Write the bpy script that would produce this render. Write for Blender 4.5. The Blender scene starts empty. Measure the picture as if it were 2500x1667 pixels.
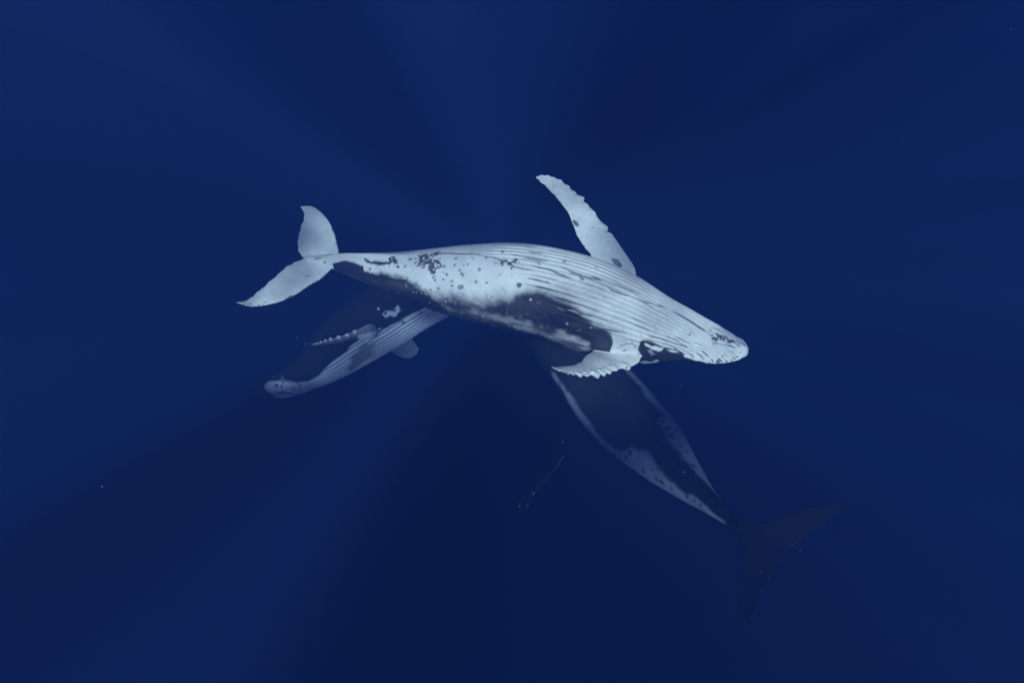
import bpy, math, random
import numpy as np
from mathutils import Vector, Matrix
from mathutils.bvhtree import BVHTree
from mathutils.kdtree import KDTree

random.seed(7)
rng = np.random.default_rng(7)
scene = bpy.context.scene
col = scene.collection

# ------------------------------------------------------------------ camera
LENS, SENSOR = 24.0, 36.0
FPX = LENS / SENSOR * 2500.0              # focal length in photograph pixels
CAM = np.array([0.0, 0.0, -2.5])          # a diver's camera just under the surface (z = 0)
PITCH = math.radians(58.0)                # looking steeply down
RIGHT = np.array([1.0, 0.0, 0.0])
FWD = np.array([0.0, math.cos(PITCH), -math.sin(PITCH)])
UP = np.array([0.0, math.sin(PITCH), math.cos(PITCH)])
camd = bpy.data.cameras.new('camera')
camd.lens, camd.sensor_width = LENS, SENSOR
camd.clip_start, camd.clip_end = 0.1, 3000.0
cam = bpy.data.objects.new('camera', camd)
col.objects.link(cam)
cam.location = CAM
cam.rotation_euler = (math.pi / 2 - PITCH, 0.0, 0.0)
scene.camera = cam


def at(px, py, d):
    """World position of a photograph pixel at depth d metres in front of the lens."""
    return CAM + d * (FWD + (px - 1250.0) / FPX * RIGHT + (833.5 - py) / FPX * UP)


def ray(px, py):
    v = at(px, py, 1.0) - CAM
    return v / np.linalg.norm(v)


# ------------------------------------------------------------------ light
anti = ray(1215, 640)                     # the sun stands right behind the diver
SUN_EL = math.asin(-anti[2])
SUN_AZ = math.atan2(-anti[0], -anti[1])
world = bpy.data.worlds.new('World')
scene.world = world
world.use_nodes = True
wn = world.node_tree
wn.nodes.clear()
sky = wn.nodes.new('ShaderNodeTexSky')
sky.sky_type = 'NISHITA'
sky.sun_disc = False
sky.sun_elevation = SUN_EL
sky.sun_rotation = SUN_AZ
bg = wn.nodes.new('ShaderNodeBackground')
bg.inputs['Strength'].default_value = 0.05
wo = wn.nodes.new('ShaderNodeOutputWorld')
wn.links.new(sky.outputs[0], bg.inputs[0])
wn.links.new(bg.outputs[0], wo.inputs[0])

sund = bpy.data.lights.new('sun', 'SUN')
sund.energy = 5.0
sund.angle = math.radians(0.5)
sund.color = (1.0, 0.98, 0.75)
sun = bpy.data.objects.new('sun', sund)
col.objects.link(sun)
sun.location = (0, -20, 40)
sun.rotation_euler = Vector(anti).to_track_quat('-Z', 'Y').to_euler()

scene.view_settings.view_transform = 'Standard'
scene.view_settings.look = 'None'
scene.view_settings.gamma = 1.0
scene.view_settings.use_curve_mapping = False
scene.view_settings.exposure = 1.75
scene.render.engine = 'CYCLES'
scene.cycles.use_denoising = True
scene.cycles.max_bounces = 8
scene.cycles.volume_bounces = 1
scene.cycles.transparent_max_bounces = 16


# ------------------------------------------------------------------ helpers
def tag(o, label=None, cat=None, group=None, kind=None):
    if label: o['label'] = label
    if cat: o['category'] = cat
    if group: o['group'] = group
    if kind: o['kind'] = kind
    return o


def sstep(a, b, x):
    t = np.clip((np.asarray(x, float) - a) / (b - a), 0, 1)
    return t * t * (3 - 2 * t)


def spline(xs, ys, x):
    """Smooth curve through (xs, ys); ys may be vectors."""
    xs = np.asarray(xs, float); ys = np.asarray(ys, float); x = np.asarray(x, float)
    if ys.ndim == 1: ys = ys[:, None]
    h = np.diff(xs)[:, None]; dl = np.diff(ys, axis=0) / h
    m = np.empty_like(ys)
    m[0], m[-1] = dl[0], dl[-1]
    m[1:-1] = (dl[:-1] * h[1:] + dl[1:] * h[:-1]) / (h[1:] + h[:-1])
    i = np.clip(np.searchsorted(xs, x) - 1, 0, len(xs) - 2)
    hh = (xs[i + 1] - xs[i])[:, None]
    t = ((x - xs[i])[:, None]) / hh
    r = ((2 * t**3 - 3 * t**2 + 1) * ys[i] + (t**3 - 2 * t**2 + t) * hh * m[i]
         + (-2 * t**3 + 3 * t**2) * ys[i + 1] + (t**3 - t**2) * hh * m[i + 1])
    return r[:, 0] if r.shape[1] == 1 else r


def _hash(ix, iy, iz):
    h = (ix.astype(np.int64) * 374761393 + iy.astype(np.int64) * 668265263 + iz.astype(np.int64) * 2147483647) & 0xffffffff
    h = ((h ^ (h >> 13)) * 1274126177) & 0xffffffff
    return ((h ^ (h >> 16)) & 0xffff) / 65535.0


def vnoise(p):
    f = np.floor(p); i = f.astype(np.int64); t = p - f
    t = t * t * (3 - 2 * t)
    r = 0
    for a in (0, 1):
        for b in (0, 1):
            for c in (0, 1):
                w = ((t[:, 0] if a else 1 - t[:, 0]) * (t[:, 1] if b else 1 - t[:, 1]) * (t[:, 2] if c else 1 - t[:, 2]))
                r = r + w * _hash(i[:, 0] + a, i[:, 1] + b, i[:, 2] + c)
    return r


def fbm(p, n=4):
    r, a, s = 0, 0.5, 0
    for k in range(n):
        r = r + a * vnoise(p * 2**k + 17.3 * k); s += a; a *= 0.55
    return r / s


def seg_dist(P, pl):
    """Distance of 2-D/3-D points P to a polyline and the place along it (0..1)."""
    pl = np.asarray(pl, float)
    best = np.full(len(P), 1e9); where = np.zeros(len(P))
    n = len(pl) - 1
    for k in range(n):
        a, b = pl[k], pl[k + 1]
        ab = b - a
        t = np.clip(((P - a) @ ab) / max(ab @ ab, 1e-12), 0, 1)
        d = np.linalg.norm(P - (a + t[:, None] * ab), axis=1)
        m = d < best
        best[m] = d[m]; where[m] = (k + t[m]) / n
    return best, where


def poly_sd(P, pl):
    """Signed distance to a closed polygon in 2-D, positive inside."""
    pl = np.asarray(pl, float)
    d, _ = seg_dist(P, np.vstack([pl, pl[:1]]))
    ins = np.zeros(len(P), bool)
    x, y = P[:, 0], P[:, 1]
    j = len(pl) - 1
    for i in range(len(pl)):
        xi, yi, xj, yj = *pl[i], *pl[j]
        if yi != yj:
            c = ((yi > y) != (yj > y)) & (x < (xj - xi) * (y - yi) / (yj - yi) + xi)
            ins ^= c
        j = i
    return np.where(ins, d, -d)


def mesh_np(name, co, faces):
    """Mesh from arrays; faces is (n, 4) ints."""
    me = bpy.data.meshes.new(name)
    me.vertices.add(len(co)); me.vertices.foreach_set('co', np.asarray(co, np.float32).ravel())
    f = np.asarray(faces, np.int32)
    me.loops.add(f.size); me.loops.foreach_set('vertex_index', f.ravel())
    me.polygons.add(len(f)); me.polygons.foreach_set('loop_start', np.arange(0, f.size, f.shape[1], dtype=np.int32))
    me.update(calc_edges=True); me.validate()
    return me


def grid_faces(n, m, off=0):
    """Quads of n rings with m points each, closed round the ring."""
    i, j = np.meshgrid(np.arange(n - 1), np.arange(m), indexing='ij')
    a = i * m + j; b = i * m + (j + 1) % m
    return np.stack([a, b, b + m, a + m], -1).reshape(-1, 4) + off


def loft(rings):
    """Closed shell of rings (n, m, 3) with a pole at each end."""
    n, m, _ = rings.shape
    co = np.vstack([rings.reshape(-1, 3), rings[0].mean(0)[None], rings[-1].mean(0)[None]])
    f = [tuple(q) for q in grid_faces(n, m)]
    for j in range(m):
        f.append((n * m, (j + 1) % m, j))
        f.append((n * m + 1, (n - 1) * m + j, (n - 1) * m + (j + 1) % m))
    return co, f


# ------------------------------------------------------------------ materials
def skin_material(name, dark, white, scale, gloss=0.08):
    m = bpy.data.materials.new(name); m.use_nodes = True
    nt = m.node_tree; nt.nodes.clear(); N = nt.nodes.new; Lk = nt.links.new
    out = N('ShaderNodeOutputMaterial'); b = N('ShaderNodeBsdfPrincipled')
    at_ = N('ShaderNodeAttribute'); at_.attribute_name = 'pigment'
    tc = N('ShaderNodeTexCoord')
    n1 = N('ShaderNodeTexNoise'); n1.inputs['Scale'].default_value = 1.4 * scale; n1.inputs['Detail'].default_value = 8; n1.inputs['Roughness'].default_value = 0.62
    n2 = N('ShaderNodeTexNoise'); n2.inputs['Scale'].default_value = 13 * scale; n2.inputs['Detail'].default_value = 5
    mr = N('ShaderNodeMapRange'); mr.inputs[1].default_value = 0.3; mr.inputs[2].default_value = 0.7; mr.inputs[3].default_value = 0.80; mr.inputs[4].default_value = 1.06
    mr2 = N('ShaderNodeMapRange'); mr2.inputs[1].default_value = 0.3; mr2.inputs[2].default_value = 0.7; mr2.inputs[3].default_value = 0.9; mr2.inputs[4].default_value = 1.06
    mul = N('ShaderNodeMath'); mul.operation = 'MULTIPLY'
    mix = N('ShaderNodeMix'); mix.data_type = 'RGBA'
    mix.inputs[6].default_value = (*dark, 1); mix.inputs[7].default_value = (*white, 1)
    mm = N('ShaderNodeMix'); mm.data_type = 'RGBA'; mm.blend_type = 'MULTIPLY'; mm.inputs[0].default_value = 1.0
    Lk(tc.outputs['Object'], n1.inputs['Vector']); Lk(tc.outputs['Object'], n2.inputs['Vector'])
    Lk(n1.outputs['Fac'], mr.inputs[0]); Lk(n2.outputs['Fac'], mr2.inputs[0])
    Lk(mr.outputs[0], mul.inputs[0]); Lk(mr2.outputs[0], mul.inputs[1])
    Lk(at_.outputs['Fac'], mix.inputs[0]); Lk(mix.outputs[2], mm.inputs[6]); Lk(mul.outputs[0], mm.inputs[7])
    Lk(mm.outputs[2], b.inputs['Base Color'])
    b.inputs['Roughness'].default_value = 0.5
    b.inputs['Specular IOR Level'].default_value = gloss
    bp = N('ShaderNodeBump'); bp.inputs['Strength'].default_value = 0.25; bp.inputs['Distance'].default_value = 0.02
    Lk(n2.outputs['Fac'], bp.inputs['Height']); Lk(bp.outputs[0], b.inputs['Normal'])
    Lk(b.outputs[0], out.inputs['Surface'])
    return m


def flat_material(name, c, rough=0.6):
    m = bpy.data.materials.new(name); m.use_nodes = True
    nt = m.node_tree; b = nt.nodes['Principled BSDF']
    n = nt.nodes.new('ShaderNodeTexNoise'); n.inputs['Scale'].default_value = 30
    r = nt.nodes.new('ShaderNodeMix'); r.data_type = 'RGBA'
    r.inputs[6].default_value = (*[v * 0.8 for v in c], 1); r.inputs[7].default_value = (*c, 1)
    nt.links.new(n.outputs['Fac'], r.inputs[0]); nt.links.new(r.outputs[2], b.inputs['Base Color'])
    b.inputs['Roughness'].default_value = rough
    b.inputs['Specular IOR Level'].default_value = 0.15
    return m


# ------------------------------------------------------------------ the sea
def sea():
    # rippled surface overhead, out of view: a transparency pattern added to shape the sunbeams
    n = 81; S = 260.0
    x = np.linspace(-S, S, n); X, Y = np.meshgrid(x, x)
    P = np.stack([X.ravel() * 0.11, Y.ravel() * 0.11, 0 * X.ravel()], 1)
    Z = 0.5 * (fbm(P, 3) - 0.5)
    co = np.stack([X.ravel(), Y.ravel(), Z + 0.3], 1)
    i, j = np.meshgrid(np.arange(n - 1), np.arange(n - 1), indexing='ij')
    a = (i * n + j).ravel()
    me = mesh_np('water_surface', co, np.stack([a, a + 1, a + n + 1, a + n], 1))
    o = bpy.data.objects.new('water_surface', me); col.objects.link(o); tag(o, kind='structure')
    m = bpy.data.materials.new('sea_surface_beam_mask'); m.use_nodes = True
    nt = m.node_tree; nt.nodes.clear(); N = nt.nodes.new; Lk = nt.links.new
    out = N('ShaderNodeOutputMaterial'); tr = N('ShaderNodeBsdfTransparent')
    tc = N('ShaderNodeTexCoord'); mp = N('ShaderNodeMapping')
    mp.inputs['Location'].default_value = BEAM_MASK_SHIFT
    ns = N('ShaderNodeTexNoise'); ns.inputs['Scale'].default_value = BEAM_MASK_SCALE; ns.inputs['Detail'].default_value = 2.0; ns.inputs['Roughness'].default_value = 0.45
    mr = N('ShaderNodeMapRange'); mr.inputs[1].default_value = 0.36; mr.inputs[2].default_value = 0.52
    mr.inputs[3].default_value = BEAM_MASK_LO; mr.inputs[4].default_value = 1.0
    Lk(tc.outputs['Object'], mp.inputs['Vector']); Lk(mp.outputs[0], ns.inputs['Vector'])
    rp = N('ShaderNodeTexNoise'); rp.inputs['Scale'].default_value = FINE_MASK_SCALE; rp.inputs['Detail'].default_value = 1.0
    mr2 = N('ShaderNodeMapRange'); mr2.inputs[1].default_value = 0.37; mr2.inputs[2].default_value = 0.50
    mr2.inputs[3].default_value = FINE_MASK_LO; mr2.inputs[4].default_value = 1.0
    mul = N('ShaderNodeMath'); mul.operation = 'MULTIPLY'
    mp2 = N('ShaderNodeMapping'); mp2.inputs['Location'].default_value = FINE_MASK_SHIFT
    Lk(tc.outputs['Object'], mp2.inputs['Vector']); Lk(mp2.outputs[0], rp.inputs['Vector']); Lk(rp.outputs['Fac'], mr2.inputs[0])
    Lk(mr.outputs[0], mul.inputs[0]); Lk(mr2.outputs[0], mul.inputs[1])
    Lk(ns.outputs['Fac'], mr.inputs[0]); Lk(mul.outputs[0], tr.inputs['Color']); Lk(tr.outputs[0], out.inputs['Surface'])
    me.materials.append(m)

    # the water itself: one closed volume round the camera, the whales and everything below
    bm_co = [(sx * 240, sy * 240 + 40, z) for z in (-260.0, -0.9) for sx, sy in ((-1, -1), (1, -1), (1, 1), (-1, 1))]
    f = [(3, 2, 1, 0), (4, 5, 6, 7), (0, 1, 5, 4), (1, 2, 6, 5), (2, 3, 7, 6), (3, 0, 4, 7)]
    me = bpy.data.meshes.new('haze'); me.from_pydata(bm_co, [], f); me.update()
    o = bpy.data.objects.new('haze', me); col.objects.link(o)
    tag(o, kind='stuff')
    m = bpy.data.materials.new('sea_water'); m.use_nodes = True
    nt = m.node_tree; nt.nodes.clear(); N = nt.nodes.new
    out = N('ShaderNodeOutputMaterial'); v = N('ShaderNodeVolumePrincipled')
    v.inputs['Color'].default_value = (*WATER_SCATTER, 1)
    v.inputs['Density'].default_value = WATER_DENSITY
    v.inputs['Anisotropy'].default_value = WATER_FORWARD
    v.inputs['Absorption Color'].default_value = (*WATER_ABSORB, 1)
    nt.links.new(v.outputs[0], out.inputs['Volume'])
    me.materials.append(m)

    # the dark water far below, where the light ends
    nb = 40
    ang = np.linspace(0, 2 * np.pi, nb, endpoint=False)
    rings = []
    for k in range(1, 13):
        r = 225.0 * k / 12
        z = -250.0 + 120.0 * (k / 12) ** 3
        rings.append(np.stack([r * np.cos(ang), r * np.sin(ang) + 40, np.full(nb, z)], 1))
    R = np.array(rings)
    co = np.vstack([R.reshape(-1, 3), [[0, 40, -250.0]]])
    ff = [tuple(q) for q in grid_faces(12, nb)] + [(12 * nb, j, (j + 1) % nb) for j in range(nb)]
    me = bpy.data.meshes.new('water'); me.from_pydata(co.tolist(), [], ff); me.update()
    o = bpy.data.objects.new('water', me); col.objects.link(o); tag(o, kind='structure')
    me.materials.append(flat_material('deep_water', (0.004, 0.012, 0.05), 0.9))


BEAM_MASK_SHIFT = (-118.2, -126.7, 0.0)  # noise masks put into the surface to form light shafts
BEAM_MASK_SCALE = 0.18
BEAM_MASK_LO = 0.0
FINE_MASK_SCALE, FINE_MASK_LO, FINE_MASK_SHIFT = 0.26, 0.18, (49.6, -269.1, 0.0)
WATER_DENSITY = 0.060
SIGMA_S = (0.00072, 0.0023, 0.0107)         # scattering and absorption per metre
SIGMA_A = (0.0530, 0.0440, 0.0270)
WATER_SCATTER = tuple(q / WATER_DENSITY for q in SIGMA_S)
WATER_ABSORB = tuple((1 - a / (WATER_DENSITY - q)) ** 2 for q, a in zip(SIGMA_S, SIGMA_A))
WATER_FORWARD = 0.2
sea()

# ------------------------------------------------------------------ whales
NPHI = 144


def sections(wh, s):
    """Frames and half sizes of the body at places s: 0 the snout, 1 the notch of the flukes."""
    st = wh['stations']
    S = [r[0] for r in st]
    C = spline(S, np.array([at(r[1], r[2], r[3]) for r in st]), s)
    w, hd, hv = (np.maximum(spline(S, [r[k] for r in st], s), 0.012) for k in (4, 5, 6))
    e = 1e-3
    T = spline(S, np.array([at(r[1], r[2], r[3]) for r in st]), np.clip(s + e, 0, 1)) - \
        spline(S, np.array([at(r[1], r[2], r[3]) for r in st]), np.clip(s - e, 0, 1))
    T /= np.linalg.norm(T, axis=1)[:, None]                     # towards the tail
    vv = wh['ventral']                                          # (s, right, up, towards the lens)
    V = spline([q[0] for q in vv], np.array([q[1] * RIGHT + q[2] * UP - q[3] * FWD for q in vv]), s)
    V = V - (V * T).sum(1)[:, None] * T
    V /= np.linalg.norm(V, axis=1)[:, None]
    Lt = np.cross(V, T)                                         # left side of the animal: dorsal x forward
    return C, T, V, Lt, w, hd, hv


def radius_xy(wh, s, phi, w, hd, hv):
    """Section outline: phi 0 belly, +90 left flank, 180 back."""
    a = np.abs(phi)
    x = np.sin(phi); y = np.cos(phi)
    h = np.where(a < np.pi / 2, hv, hd)
    p = 2.15
    rr = (np.abs(x) ** p + np.abs(y) ** p) ** (-1 / p)
    X = w * x * rr; Y = h * y * rr
    # the lower jaw is wider than the rostrum: a ledge along the mouth line
    head = sstep(0.215, 0.12, s) * sstep(0.0, 0.02, s)
    mouth = np.radians(84 + 26 * sstep(0.12, 0.23, s))
    up = sstep(0.0, 0.13, a - mouth)
    k = 1 - (0.2 + 0.12 * sstep(0.14, 0.07, s)) * head * up
    X = X * k; Y = Y * (1 - 0.05 * head * up)
    # furrow in the mouth line, ridge of the back, hump with the small dorsal fin, keel under the tail
    fur = head * np.exp(-((a - mouth) / 0.05) ** 2)
    X = X * (1 - 0.07 * fur); Y = Y * (1 - 0.07 * fur)
    rid = sstep(0.42, 0.6, s) * np.exp(-((np.pi - a) / 0.16) ** 2)
    Y = Y * (1 + 0.07 * rid)
    fin = np.exp(-((s - 0.665) / 0.022) ** 2) * np.exp(-((np.pi - a) / 0.10) ** 2)
    Y = Y - 0.30 * fin * wh.get('size', 1.0)
    keel = sstep(0.6, 0.75, s) * sstep(0.97, 0.85, s) * np.exp(-(a / 0.22) ** 2)
    Y = Y + 0.05 * keel
    return X, Y


def body_rings(wh, n):
    s = np.concatenate([np.linspace(0, 0.06, n // 6, endpoint=False), np.linspace(0.06, 1, n - n // 6)])
    C, T, V, Lt, w, hd, hv = sections(wh, s)
    phi = np.linspace(-np.pi, np.pi, NPHI, endpoint=False)
    SS, PH = np.meshgrid(s, phi, indexing='ij')
    X, Y = radius_xy(wh, SS, PH, w[:, None], hd[:, None], hv[:, None])
    return C[:, None] + X[..., None] * Lt[:, None] + Y[..., None] * V[:, None]


def fin_rings(f, n=90, m=36):
    """A flipper or fluke lobe from leading / trailing edge stations, root to tip."""
    st = f['st']
    k = np.linspace(0, 1, len(st))
    u = np.linspace(0, 1, n)
    LE = spline(k, np.array([at(r[0], r[1], r[2]) for r in st]), u)
    TE = spline(k, np.array([at(r[3], r[4], r[5]) for r in st]), u)
    th = np.maximum(spline(k, [r[6] for r in st], u), 0.012)
    ch = LE - TE
    cl = np.linalg.norm(ch, axis=1)
    mid = (LE + TE) / 2
    sp = np.gradient(mid, axis=0)
    nrm = np.cross(sp, ch)
    for _ in range(3):
        nrm[1:-1] = (nrm[:-2] + nrm[1:-1] + nrm[2:]) / 3
    nrm /= np.linalg.norm(nrm, axis=1)[:, None] + 1e-9
    if (nrm[n // 2] @ FWD) > 0: nrm = -nrm
    knob = np.zeros(n)
    for (u0, amp, wd) in f.get('knobs', ()):
        knob += amp * np.exp(-((u - u0) / wd) ** 2)
    serr = f.get('serr', 0.0) * (vnoise(np.stack([u * 34, u * 0 + len(st), u * 0], 1)) - 0.5)
    t = np.linspace(0, 2 * np.pi, m, endpoint=False)
    c = 0.5 - 0.5 * np.cos(t)                       # 0 leading edge, 1 trailing edge
    prof = np.sign(np.sin(t)) * (1.2 * np.sqrt(c + 1e-9) * (1 - c) ** 0.8 + 0.06 * np.sqrt(np.clip(c * (1 - c), 0, 1)))
    cn = ch / (cl[:, None] + 1e-9)
    P = LE[:, None] - c[None, :, None] * ch[:, None] + prof[None, :, None] * th[:, None, None] * nrm[:, None]
    wle = np.exp(-(c / 0.2) ** 2); wte = np.exp(-((1 - c) / 0.15) ** 2)
    P += (knob[:, None] * wle[None])[..., None] * cn[:, None]
    P += (serr[:, None] * wte[None])[..., None] * cn[:, None]
    P += (knob[:, None] * 0.45 * np.exp(-((c - 0.08) / 0.12) ** 2) * np.sign(np.sin(t)))[..., None] * nrm[:, None]
    uv = np.stack(np.meshgrid(u, c, indexing='ij'), -1)
    return P, uv


def build_whale(wh):
    parts = []
    R = body_rings(wh, 260)
    co, fc = loft(R); parts.append((co, fc))
    fins = []
    for f in wh['fins']:
        P, uv = fin_rings(f)
        co, fc = loft(P); parts.append((co, fc)); fins.append((f, P, uv))
    co = []; fc = []; off = 0
    for c, f in parts:
        co.append(c); fc += [tuple(i + off for i in q) for q in f]; off += len(c)
    co = np.vstack(co)
    org = co[:len(R) * NPHI].mean(0)
    me = bpy.data.meshes.new('raw'); me.from_pydata((co - org).tolist(), [], fc); me.update()
    raw = bpy.data.objects.new('raw', me); col.objects.link(raw)
    # outward faces for each shell, then one skin over all of them
    import bmesh
    bm = bmesh.new(); bm.from_mesh(me); bmesh.ops.recalc_face_normals(bm, faces=bm.faces); bm.to_mesh(me); bm.free()
    md = raw.modifiers.new('skin', 'REMESH'); md.mode = 'VOXEL'; md.voxel_size = wh['voxel']; md.adaptivity = 0
    dg = bpy.context.evaluated_depsgraph_get()
    ev = raw.evaluated_get(dg)
    me2 = bpy.data.meshes.new_from_object(ev)
    bpy.data.objects.remove(raw)
    nv = len(me2.vertices)
    P = np.empty(nv * 3, np.float32); me2.vertices.foreach_get('co', P); P = P.reshape(-1, 3).astype(float) + org
    ne = len(me2.edges); E = np.empty(ne * 2, np.int32); me2.edges.foreach_get('vertices', E); E = E.reshape(-1, 2)
    deg = np.bincount(E.ravel(), minlength=nv).astype(float)

    def lap(Q):
        A = np.empty_like(Q)
        for k in range(Q.shape[1]):
            A[:, k] = (np.bincount(E[:, 0], Q[E[:, 1], k], nv) + np.bincount(E[:, 1], Q[E[:, 0], k], nv)) / deg
        return A
    # place on the body of every point: s along, phi round
    sc = np.linspace(0, 1, 260)
    C = sections(wh, sc)[0]

    def place(Q):
        idx = np.empty(len(Q), int)
        for a in range(0, len(Q), 20000):
            q = Q[a:a + 20000]
            d = (q**2).sum(1)[:, None] - 2 * q @ C.T + (C**2).sum(1)[None]
            idx[a:a + 20000] = d.argmin(1)
        s = sc[idx]
        for _ in range(3):
            c, T, V, Lt, w, hd, hv = sections(wh, s)
            sp = np.interp(s, sc[:-1], np.linalg.norm(np.diff(C, axis=0), axis=1) / np.diff(sc))
            s = np.clip(s + ((Q - c) * T).sum(1) / sp, 0, 1)
        c, T, V, Lt, w, hd, hv = sections(wh, s)
        x = ((Q - c) * Lt).sum(1); y = ((Q - c) * V).sum(1)
        h = np.where(y > 0, hv, hd)
        ph = np.arctan2(x / w, y / h)
        X, Y = radius_xy(wh, s, ph, w, hd, hv)
        rad = np.hypot(x, y) - np.hypot(X, Y)
        return s, ph, w, hd, hv, rad
    s, ph, w, hd, hv, rad = place(P)
    # nearest fin point
    kd = KDTree(sum(f[1].shape[0] * f[1].shape[1] for f in fins)); tab = []
    for k, (f, FP, uv) in enumerate(fins):
        for q, z in zip(FP.reshape(-1, 3), uv.reshape(-1, 2)):
            kd.insert(q, len(tab)); tab.append((k, z[0], z[1]))
    kd.balance(); tab = np.array(tab)
    fd = np.empty(nv); fi = np.empty(nv, int)
    for i in range(nv):
        _, j, d = kd.find(P[i]); fd[i] = d; fi[i] = j
    onfin = sstep(0.0, 0.05, rad) * (fd < 0.3)
    F = tab[fi]
    # soften the seams where flippers and flukes grow out of the body
    sm = wh.get('seam', 0.16)
    wt = (np.exp(-(rad / sm) ** 2) * np.exp(-(fd / sm) ** 2) * 0.9)
    wt *= 1 - 0.85 * sstep(0.83, 0.9, s)
    near = np.nonzero(wt > 0.03)[0]
    loc = np.full(nv, -1); loc[near] = np.arange(len(near))
    ed = np.vstack([E, E[:, ::-1]]); ed = ed[loc[ed[:, 0]] >= 0]
    src = loc[ed[:, 0]]; dst = ed[:, 1]; dn = np.bincount(src, minlength=len(near)).astype(float)
    for _ in range(wh.get('soft', 24)):
        for k in range(3):
            P[near, k] += wt[near] * 0.6 * (np.bincount(src, P[dst, k], len(near)) / dn - P[near, k])
    s, ph, w, hd, hv, rad = place(P)
    data = dict(P=P, s=s, ph=ph, w=w, hd=hd, hv=hv, rad=rad, onfin=onfin, fin=F, fd=fd, lap=lap, E=E)
    # normals
    me2.vertices.foreach_set('co', (P - org).astype(np.float32).ravel()); me2.update()
    nr = np.empty(nv * 3, np.float32); me2.vertices.foreach_get('normal', nr); nr = nr.reshape(-1, 3).astype(float)
    # throat pleats: furrows that run from the chin to the navel
    g = pleats(wh, data)
    P -= nr * (g * wh.get('pleat_depth', 0.03))[:, None]
    for (px, py, r_, a_) in wh.get('bumps', ()):                 # rounded knobs on chin, lips and flipper
        rd = ray(px, py); q = P - CAM; t = q @ rd
        off = np.linalg.norm(q - t[:, None] * rd, axis=1)
        c_ = np.nonzero(off < 0.04)[0]
        if not len(c_): continue
        i0 = c_[t[c_].argmin()]
        P += nr * (a_ * np.exp(-(np.linalg.norm(P - P[i0], axis=1) / r_) ** 2) * (nr @ nr[i0] > 0))[:, None]
    data['groove'] = g
    me2.vertices.foreach_set('co', (P - org).astype(np.float32).ravel()); me2.update()
    data['place'] = place
    npoly = len(me2.polygons)
    vi = np.empty(len(me2.loops), np.int32); me2.loops.foreach_get('vertex_index', vi)
    data['bvh'] = BVHTree.FromPolygons(P.tolist(), vi.reshape(npoly, -1).tolist())
    data['normal'] = nr
    pig = wh['paint'](wh, data)
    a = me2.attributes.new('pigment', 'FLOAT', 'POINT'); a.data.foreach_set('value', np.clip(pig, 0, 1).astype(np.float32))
    me2.polygons.foreach_set('use_smooth', np.ones(npoly, bool))
    me2.materials.clear(); me2.materials.append(wh['material'])
    me2.name = 'whale_body'
    root = bpy.data.objects.new('humpback_whale', None); col.objects.link(root); root.location = org
    root.empty_display_size = 0.5
    tag(root, wh['label'], 'whale', 'humpback whales swimming together')
    body = bpy.data.objects.new('body', me2); col.objects.link(body); body.parent = root
    wh['root'], wh['org'], wh['data'] = root, org, data
    return root


def pleats(wh, D):
    s, ph = D['s'], D['ph']
    deg = np.degrees(ph)
    wob = 2.4 * (fbm(np.stack([s * 9, deg * 0.03, s * 0], 1), 2) - 0.5) + 5 * (fbm(np.stack([s * 3, deg * 0.02, s * 0 + 9], 1), 2) - 0.5)
    pitch = wh.get('pleat_pitch', 7.0)
    q = (deg + wob) / pitch
    k = np.round(q)
    d = np.abs(q - k) * pitch * math.pi / 180 * np.where(np.abs(ph) < 1.57, (D['w'] + D['hv']) / 2, D['w'])   # metres off the furrow
    r1 = _hash(k + 50, k * 0 + 3, k * 0); r2 = _hash(k + 50, k * 0 + 8, k * 0)
    ak = np.abs(k * pitch)
    s0 = 0.022 + 0.035 * r1 + 0.0006 * ak
    s1 = 0.555 - 0.07 * r2 - 0.0019 * ak
    on = sstep(s0, s0 + 0.05, s) * sstep(s1, s1 - 0.05, s) * (ak < 76) * (1 - D['onfin'])
    half = pitch * math.pi / 360 * D['w']
    D['furrow'] = np.exp(-(d / wh.get('pleat_width', 0.015)) ** 2) * on
    round_ = (1 - np.clip(d / np.maximum(half, 0.02), 0, 1)) ** 2.5       # each pleat is a gently rounded fold
    return (0.55 * D['furrow'] + 0.45 * round_ * on)


# ---- markings: found on the skin where the photograph shows them
def hit(D, px, py):
    for r in range(0, 30, 2):
        for a in (range(8) if r else (0,)):
            x = px + r * math.cos(a * 0.785); y = py + r * math.sin(a * 0.785)
            h = D['bvh'].ray_cast(Vector(CAM), Vector(ray(x, y)))
            if h[0] is not None: return np.array(h[0])
    return None


def hits(D, pl):
    r = [hit(D, x, y) for x, y in pl]
    return np.array([q for q in r if q is not None])


def paint_line(D, pig, pl, width, val, soft=0.5, taper=True, fr=None):
    H = hits(D, pl)
    if len(H) < 2: return
    lo, hi = H.min(0) - 0.3, H.max(0) + 0.3
    m = np.nonzero(((D['P'] > lo) & (D['P'] < hi)).all(1))[0]
    if not len(m): return
    d, t = seg_dist(D['P'][m], H)
    wd = 0.62 * width * (np.sqrt(np.clip(4 * t * (1 - t), 0.03, 1)) if taper else 1.0)
    wd = wd * (0.55 + 0.9 * fbm(D['P'][m] * 9, 3))
    k = sstep(1 + soft, 1 - soft, d / wd)
    pig[m] = pig[m] * (1 - k) + val * k


def paint_spot(D, pig, px, py, r, val, ring=False, rag=0.3):
    h = hit(D, px, py)
    if h is None: return
    m = np.nonzero((np.abs(D['P'] - h) < 3 * r).all(1))[0]
    if not len(m): return
    d = np.linalg.norm(D['P'][m] - h, axis=1) * (1 + rag * 2 * (fbm(D['P'][m] * 0.9 / r, 2) - 0.5))
    k = sstep(1.25, 0.75, d / r)
    if ring: k = k * (1 - 0.6 * sstep(0.55, 0.25, d / r))
    pig[m] = pig[m] * (1 - k) + val * k


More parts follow.
